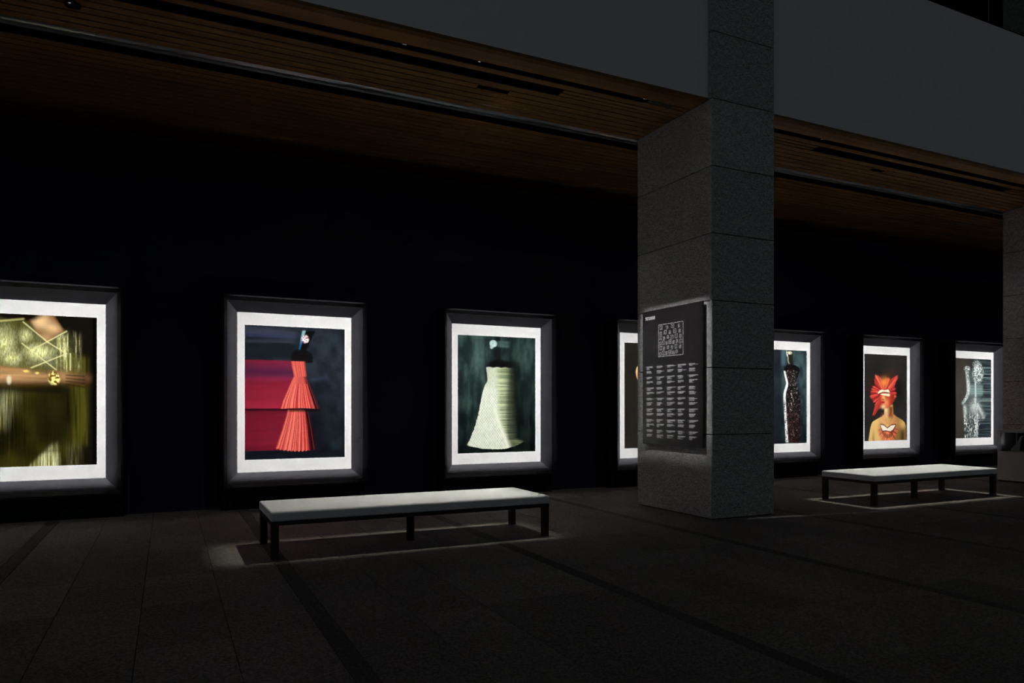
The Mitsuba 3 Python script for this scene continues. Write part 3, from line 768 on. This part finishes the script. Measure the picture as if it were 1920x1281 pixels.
def framing_spot(lamp, zp, corners, aim, aim_n, e_over_pi, normal, size, y_room, label, spill=None, tint=SPOT_L):
    """shuttered spotlight above the soffit: a small lamp over a plate at height zp with a hole that frames the four corners.
    e_over_pi: the irradiance wished at the point aim on a surface of normal aim_n, divided by pi"""
    t = thing('spotlight', label, 'spotlight')
    lamp, aim = np.array(lamp, float), np.array(aim, float)
    hole = []
    for c in np.array(corners, float):
        k = (lamp[2] - zp) / (lamp[2] - c[2])
        hole.append(lamp + k * (c - lamp))
    hole = np.array(hole)
    w = 0.006
    X0, X1 = min(lamp[0], hole[:, 0].min()) - 0.05, max(lamp[0], hole[:, 0].max()) + 0.05
    Y0, Y1 = y_room
    zt = lamp[2] + 0.06
    put('housing', join([box(X0, X0 + w, Y0, Y1, zp, zt), box(X1 - w, X1, Y0, Y1, zp, zt), box(X0 + w, X1 - w, Y0, Y0 + w, zp, zt),
                         box(X0 + w, X1 - w, Y1 - w, Y1, zp, zt), box(X0, X1, Y0, Y1, zt, zt + w),
                         box((X0 + X1) / 2 - 0.015, (X0 + X1) / 2 + 0.015, (Y0 + Y1) / 2 - 0.015, (Y0 + Y1) / 2 + 0.015, zt + w, 6.121)]), 'm_flock', t)
    ctr = hole[:, :2].mean(0)
    order = np.argsort(np.arctan2(hole[:, 1] - ctr[1], hole[:, 0] - ctr[0]))
    h = hole[order]                                    # lower left, lower right, upper right, upper left
    plate = m3.Manifold.cube([X1 - X0 - 2 * w, Y1 - Y0 - 2 * w, 0.002]).translate([X0 + w, Y0 + w, zp])
    plate = plate - m3.CrossSection([h[:, :2].tolist()]).extrude(0.01).translate([0, 0, zp - 0.004])
    put('shutter', plate, 'm_flock', t)
    nrm = np.array(normal, float)
    nrm /= np.linalg.norm(nrm)
    ux = np.cross(nrm, [0, 1, 0] if abs(nrm[0]) > abs(nrm[1]) else [1, 0, 0])
    ux /= np.linalg.norm(ux)
    uy = np.cross(nrm, ux)
    a, b = size[0] / 2, size[1] / 2
    if abs(ux[0]) < abs(uy[0]):
        a, b = b, a
    q = quad(lamp - a * ux - b * uy, lamp + a * ux - b * uy, lamp + a * ux + b * uy, lamp - a * ux + b * uy)
    d = aim - lamp
    D = np.linalg.norm(d)
    d /= D
    L = UNIT * math.pi * e_over_pi * D * D / (size[0] * size[1] * max(nrm @ d, 0.05) * abs(d @ np.array(aim_n, float)))
    put('lamp', q, 'm_lamp', t, emit=[c * L for c in tint], weight=1.0)
    if spill:
        c = lamp + np.array([0, 0, 0.02])
        a, b = spill[0] / 2, spill[1] / 2
        Ls = UNIT * math.pi * spill[2] * D * D / (4 * a * b * d[2] * d[2])
        put('lens', quad(c + [-a, -b, 0], c + [-a, b, 0], c + [a, b, 0], c + [a, -b, 0]), 'm_lamp', t, emit=[k * Ls for k in tint], weight=0.5)
    return t


ROW = (8.40, 8.5)
BENCH_LAMPS = [((3.90, 8.50, 6.0), (0.42, 3.93, 7.22, 8.34), (3.1, 7.8, 0.47), 0.62, (0.64, 0, -0.77), (0.042, 0.018), 'dark framing spotlight in the ceiling above the bench by the red dress'),
               ((11.1, 8.50, 6.0), (9.34, 12.87, 7.09, 8.41), (11.1, 7.8, 0.47), 0.55, (0, 0, -1), (0.010, 0.010), 'dark framing spotlight in the ceiling above the bench right of the pillar')]
for lp, (fx0, fx1, fy0, fy1), aim, e, nm, sz, lb in BENCH_LAMPS:
    framing_spot(lp, ZS + 0.05, [(fx0, fy0, 0), (fx1, fy0, 0), (fx1, fy1, 0), (fx0, fy1, 0)], aim, (0, 0, 1), e, nm, sz, (8.36, 8.60), lb, spill=(0.16, 0.12, 0.06), tint=[1.0, 0.965, 0.80])
WHICH = ['olive gold dress', 'red dress', 'white gown', 'half hidden dark', 'black sequined dress', 'red plumed mask', 'silver dress']
for (cx, pic, lb), off, what in zip(BOXES, (0.7, 0.7, 0.7, 0.7, 0.7, 0.2, 0.7), WHICH):
    hw, z0, z1, yf = 0.96, 0.425, 3.20, 10.98
    framing_spot((cx + off, 7.79, ZS + 0.095), ZS + 0.026, [(cx - hw, yf, z0), (cx + hw, yf, z0), (cx + hw, yf, z1), (cx - hw, yf, z1)],
                 (cx, Y_MAT, 1.75), (0, -1, 0), 0.98, (0, -0.48, -0.88), (0.0032, 0.0032), (7.735, 7.96),
                 f'dark framing spotlight in the ceiling slot aimed at the {what} photograph', spill=(0.06, 0.08, 0.05))
framing_spot((3.30, 7.875, ZS + 0.095), ZS + 0.026, [(6.44, 7.475, 0.90), (6.44, 8.89, 0.90), (6.44, 8.89, 2.965), (6.44, 7.475, 2.965)],
             (6.44, 8.18, 2.2), (-1, 0, 0), 0.72, (0, 0, -1), (0.0055, 0.0055), (7.76, 7.96), 'dark framing spotlight in the ceiling slot aimed at the black sign')

# small round downlight in the soffit, upper left
dl = thing('downlight', 'small round downlight with a faint glint in the wooden ceiling, upper left', 'downlight')
ring = m3.Manifold.cylinder(0.02, 0.075, 0.075, 40) - m3.Manifold.cylinder(0.05, 0.06, 0.06, 40).translate([0, 0, -0.01])
put('rim', ring.translate([-0.87, 8.505, ZS - 0.0195]), 'm_cabinet', dl, smooth=40)
put('lens', m3.Manifold.cylinder(0.004, 0.06, 0.06, 40).translate([-0.87, 8.505, ZS - 0.006]), 'm_cabinet', dl)
th = np.linspace(0, 2 * math.pi, 17)[:-1]
cv = [(-0.895, 8.475, ZS - 0.008)] + [(-0.895 + 0.012 * math.cos(a), 8.475 + 0.012 * math.sin(a), ZS - 0.008) for a in th]
put('bulb', trimesh.Trimesh(np.array(cv), np.array([(0, 1 + (k + 1) % 16, 1 + k) for k in range(16)]), process=False), 'm_lamp', dl, emit=[0.5 * UNIT, 0.5 * UNIT, 0.48 * UNIT], weight=0.05)

# ------------------------------------------------------------------ the sign on the pillar
sg = thing('sign_board', 'tall black sign board with white lettering, standing proud of the granite pillar', 'sign')
SX, SY0, SY1, SZ0, SZ1 = 6.44, 7.512, 8.848, 0.948, 2.918
put('panel', chamfered(SX, SX + 0.022, SY0, SY1, SZ0, SZ1, 0.002), 'm_sign', sg)
put('spacer', join([box(SX + 0.022, P_X, y, y + 0.04, z, z + 0.04) for y in (7.75, 8.55) for z in (1.2, 2.6)]), 'm_void', sg, kind='stuff')


def on_sign(mesh):
    """a mesh drawn in the x-y plane (x to the right, y up) set on the sign's face"""
    m = mesh.copy()
    v = np.array(m.vertices)
    m.vertices = np.stack([SX - 0.0006 - v[:, 2], SY1 - v[:, 0], SZ0 + v[:, 1]], 1)
    return m


def flat(x0, x1, y0, y1):
    return quad((x0, y0, 0), (x1, y0, 0), (x1, y1, 0), (x0, y1, 0))


ti = meshkit.text_mesh('THE DIOR BALL', 0.044, 0.0004, bold=True)
tv = np.array(ti.vertices)
tv[:, 0] = 0.070 + (tv[:, 0] - tv[:, 0].min()) * 0.241 / np.ptp(tv[:, 0])
tv[:, 1] += 2.831 - 0.044 - SZ0
ti.vertices = tv
put('title', on_sign(ti), 'm_ink', sg, label='white title lettering')


def frame_rect(x0, x1, y0, y1, w):
    return [flat(x0, x1, y0, y0 + w), flat(x0, x1, y1 - w, y1), flat(x0, x0 + w, y0 + w, y1 - w), flat(x1 - w, x1, y0 + w, y1 - w)]


MX0, MX1, MZ0, MZ1 = SY1 - 8.468, SY1 - 7.906, 2.225 - SZ0, 2.692 - SZ0
put('plan_frame', on_sign(join(frame_rect(MX0, MX1, MZ0, MZ1, 0.007))), 'm_ink_dim', sg, label='white outline of the plan')
rows = [[(0.12, 1), (0.36, 0), (0.58, 1), (0.83, 0)], [(0.10, 0), (0.29, 1), (0.47, 0), (0.67, 1), (0.86, 0)],
        [(0.10, 1), (0.24, 0), (0.40, 0), (0.56, 1), (0.73, 1), (0.89, 0)], [(0.08, 0), (0.21, 1), (0.34, 0), (0.48, 2), (0.62, 0), (0.75, 0), (0.89, 1)],
        [(0.10, 1), (0.24, 0), (0.40, 0), (0.56, 0), (0.72, 1), (0.88, 0)], [(0.08, 0), (0.21, 1), (0.34, 0), (0.48, 2), (0.62, 0), (0.74, 0)]]
for r, row in enumerate(rows):
    for q, (fx, big) in enumerate(row):
        hx = (0.022, 0.030, 0.034)[big]
        hz = (0.023, 0.028, 0.028)[big]
        x = MX0 + fx * (MX1 - MX0)
        z = MZ1 - (0.105 + 0.158 * r + (0.012 if (q + r) % 2 else -0.008)) * (MZ1 - MZ0)
        ms = frame_rect(x - hx, x + hx, z - hz, z + hz, 0.006)
        ms.append(flat(x - 0.006, x + 0.006, z - 0.006, z + 0.006) if big < 2 else flat(x - 0.02, x + 0.02, z - 0.005, z + 0.005))
        put('plan_mark', on_sign(join(ms)), 'm_ink_dim', sg)
COLS = [SY1 - y for y in (8.747, 8.502, 8.262, 8.025, 7.785)]
rng = np.random.default_rng(11)
for r in range(7):
    for q in range(5):
        x, zt = COLS[q], 2.095 - 0.1555 * r - SZ0
        ms = [flat(x - 0.026, x - 0.018, zt - 0.007, zt)]
        z = zt
        for blk in range(2):
            long_ = rng.uniform() < 0.55
            for l in range(4 if long_ else 3):
                wl = rng.uniform(0.10, 0.19) if l < 2 else rng.uniform(0.06, 0.13)
                ms.append(flat(x, x + wl, z - (0.0095 if l == 0 else 0.0065), z))
                z -= 0.0125
            z -= 0.018 if long_ else 0.026
        put('caption', on_sign(join(ms)), 'm_ink_dim', sg)

# ------------------------------------------------------------------ display case with a pale shoe, by the right pillar
dc = thing('display_case', 'pale grey display case with a glazed top, by the right granite pillar', 'display case')
cx0, cx1, cy0, cy1 = 15.15, 15.775, 7.25, 8.80
put('plinth', box(cx0 + 0.02, cx1 - 0.02, cy0 + 0.02, cy1 - 0.02, 0.0, 0.022), 'm_void', dc)
put('body', chamfered(cx0, cx1, cy0, cy1, 0.022, 0.605, 0.003), 'm_case', dc)
put('lid', chamfered(cx0, cx1, cy0, cy1, 0.985, 1.035, 0.003), 'm_case', dc)
for px, py in ((cx0, cy0), (cx1 - 0.05, cy0), (cx0, cy1 - 0.05), (cx1 - 0.05, cy1 - 0.05)):
    put('post', box(px + 0.001, px + 0.05, py + 0.001, py + 0.049, 0.6052, 0.9848), 'm_case', dc)
put('back_panel', box(cx1 - 0.03, cx1 - 0.002, cy0 + 0.051, cy1 - 0.051, 0.6052, 0.9848), 'm_case_inner', dc)
put('end_panel', box(cx0 + 0.051, cx1 - 0.051, cy1 - 0.03, cy1 - 0.004, 0.6052, 0.9848), 'm_case_inner', dc)
put('pane', quad((cx0 + 0.004, cy1 - 0.05, 0.6055), (cx0 + 0.004, cy0 + 0.05, 0.6055), (cx0 + 0.004, cy0 + 0.05, 0.9845), (cx0 + 0.004, cy1 - 0.05, 0.9845)), 'm_glass', dc, label='glass pane')
put('pane', quad((cx0 + 0.05, cy0 + 0.004, 0.6055), (cx1 - 0.05, cy0 + 0.004, 0.6055), (cx1 - 0.05, cy0 + 0.004, 0.9845), (cx0 + 0.05, cy0 + 0.004, 0.9845)), 'm_glass', dc, label='glass pane')

# the pale object stands on its tip: broad below, narrow and leaning above
hull = []
stations = [(0.606, 0.0, 0.085, 0.05), (0.66, 0.0, 0.082, 0.05), (0.70, -0.02, 0.062, 0.045), (0.76, -0.06, 0.036, 0.035), (0.83, -0.09, 0.028, 0.028), (0.90, -0.115, 0.026, 0.024), (0.925, -0.13, 0.034, 0.020)]
nseg = 20
vv = []
for z, dy, ry, rx in stations:
    for k in range(nseg):
        a = 2 * math.pi * k / nseg
        vv.append((15.33 + rx * math.cos(a), 8.56 + dy + ry * math.sin(a), z))
ff = []
for s in range(len(stations) - 1):
    for k in range(nseg):
        k2 = (k + 1) % nseg
        ff += [(s * nseg + k, s * nseg + k2, (s + 1) * nseg + k2), (s * nseg + k, (s + 1) * nseg + k2, (s + 1) * nseg + k)]
b0, b1 = len(vv), len(vv) + 1
vv += [(15.33, 8.56, stations[0][0]), (15.33, 8.56 - 0.13, 0.93)]
last = (len(stations) - 1) * nseg
for k in range(nseg):
    k2 = (k + 1) % nseg
    ff += [(b0, k2, k), (b1, last + k, last + k2)]
mo = trimesh.Trimesh(np.array(vv), np.array(ff), process=False)
k = put('ornament', mo, 'm_shoe', smooth=50)
labels[k] = {'label': 'pale tapering object standing inside the glass display case', 'category': 'ornament'}

# thin post of the balcony rail on the white upper wall, upper right
bp = thing('rail_post', 'thin pale upright post on the white balcony front, upper right corner', 'post')
put('rod', m3.Manifold.cylinder(1.1, 0.008, 0.008, 12).translate([12.66, 7.50, Z_PAR + 0.030]), 'm_metal', bp, smooth=40)
put('foot', m3.Manifold.cylinder(0.012, 0.025, 0.025, 16).translate([12.66, 7.50, Z_PAR + 0.018]), 'm_metal', bp, smooth=40)
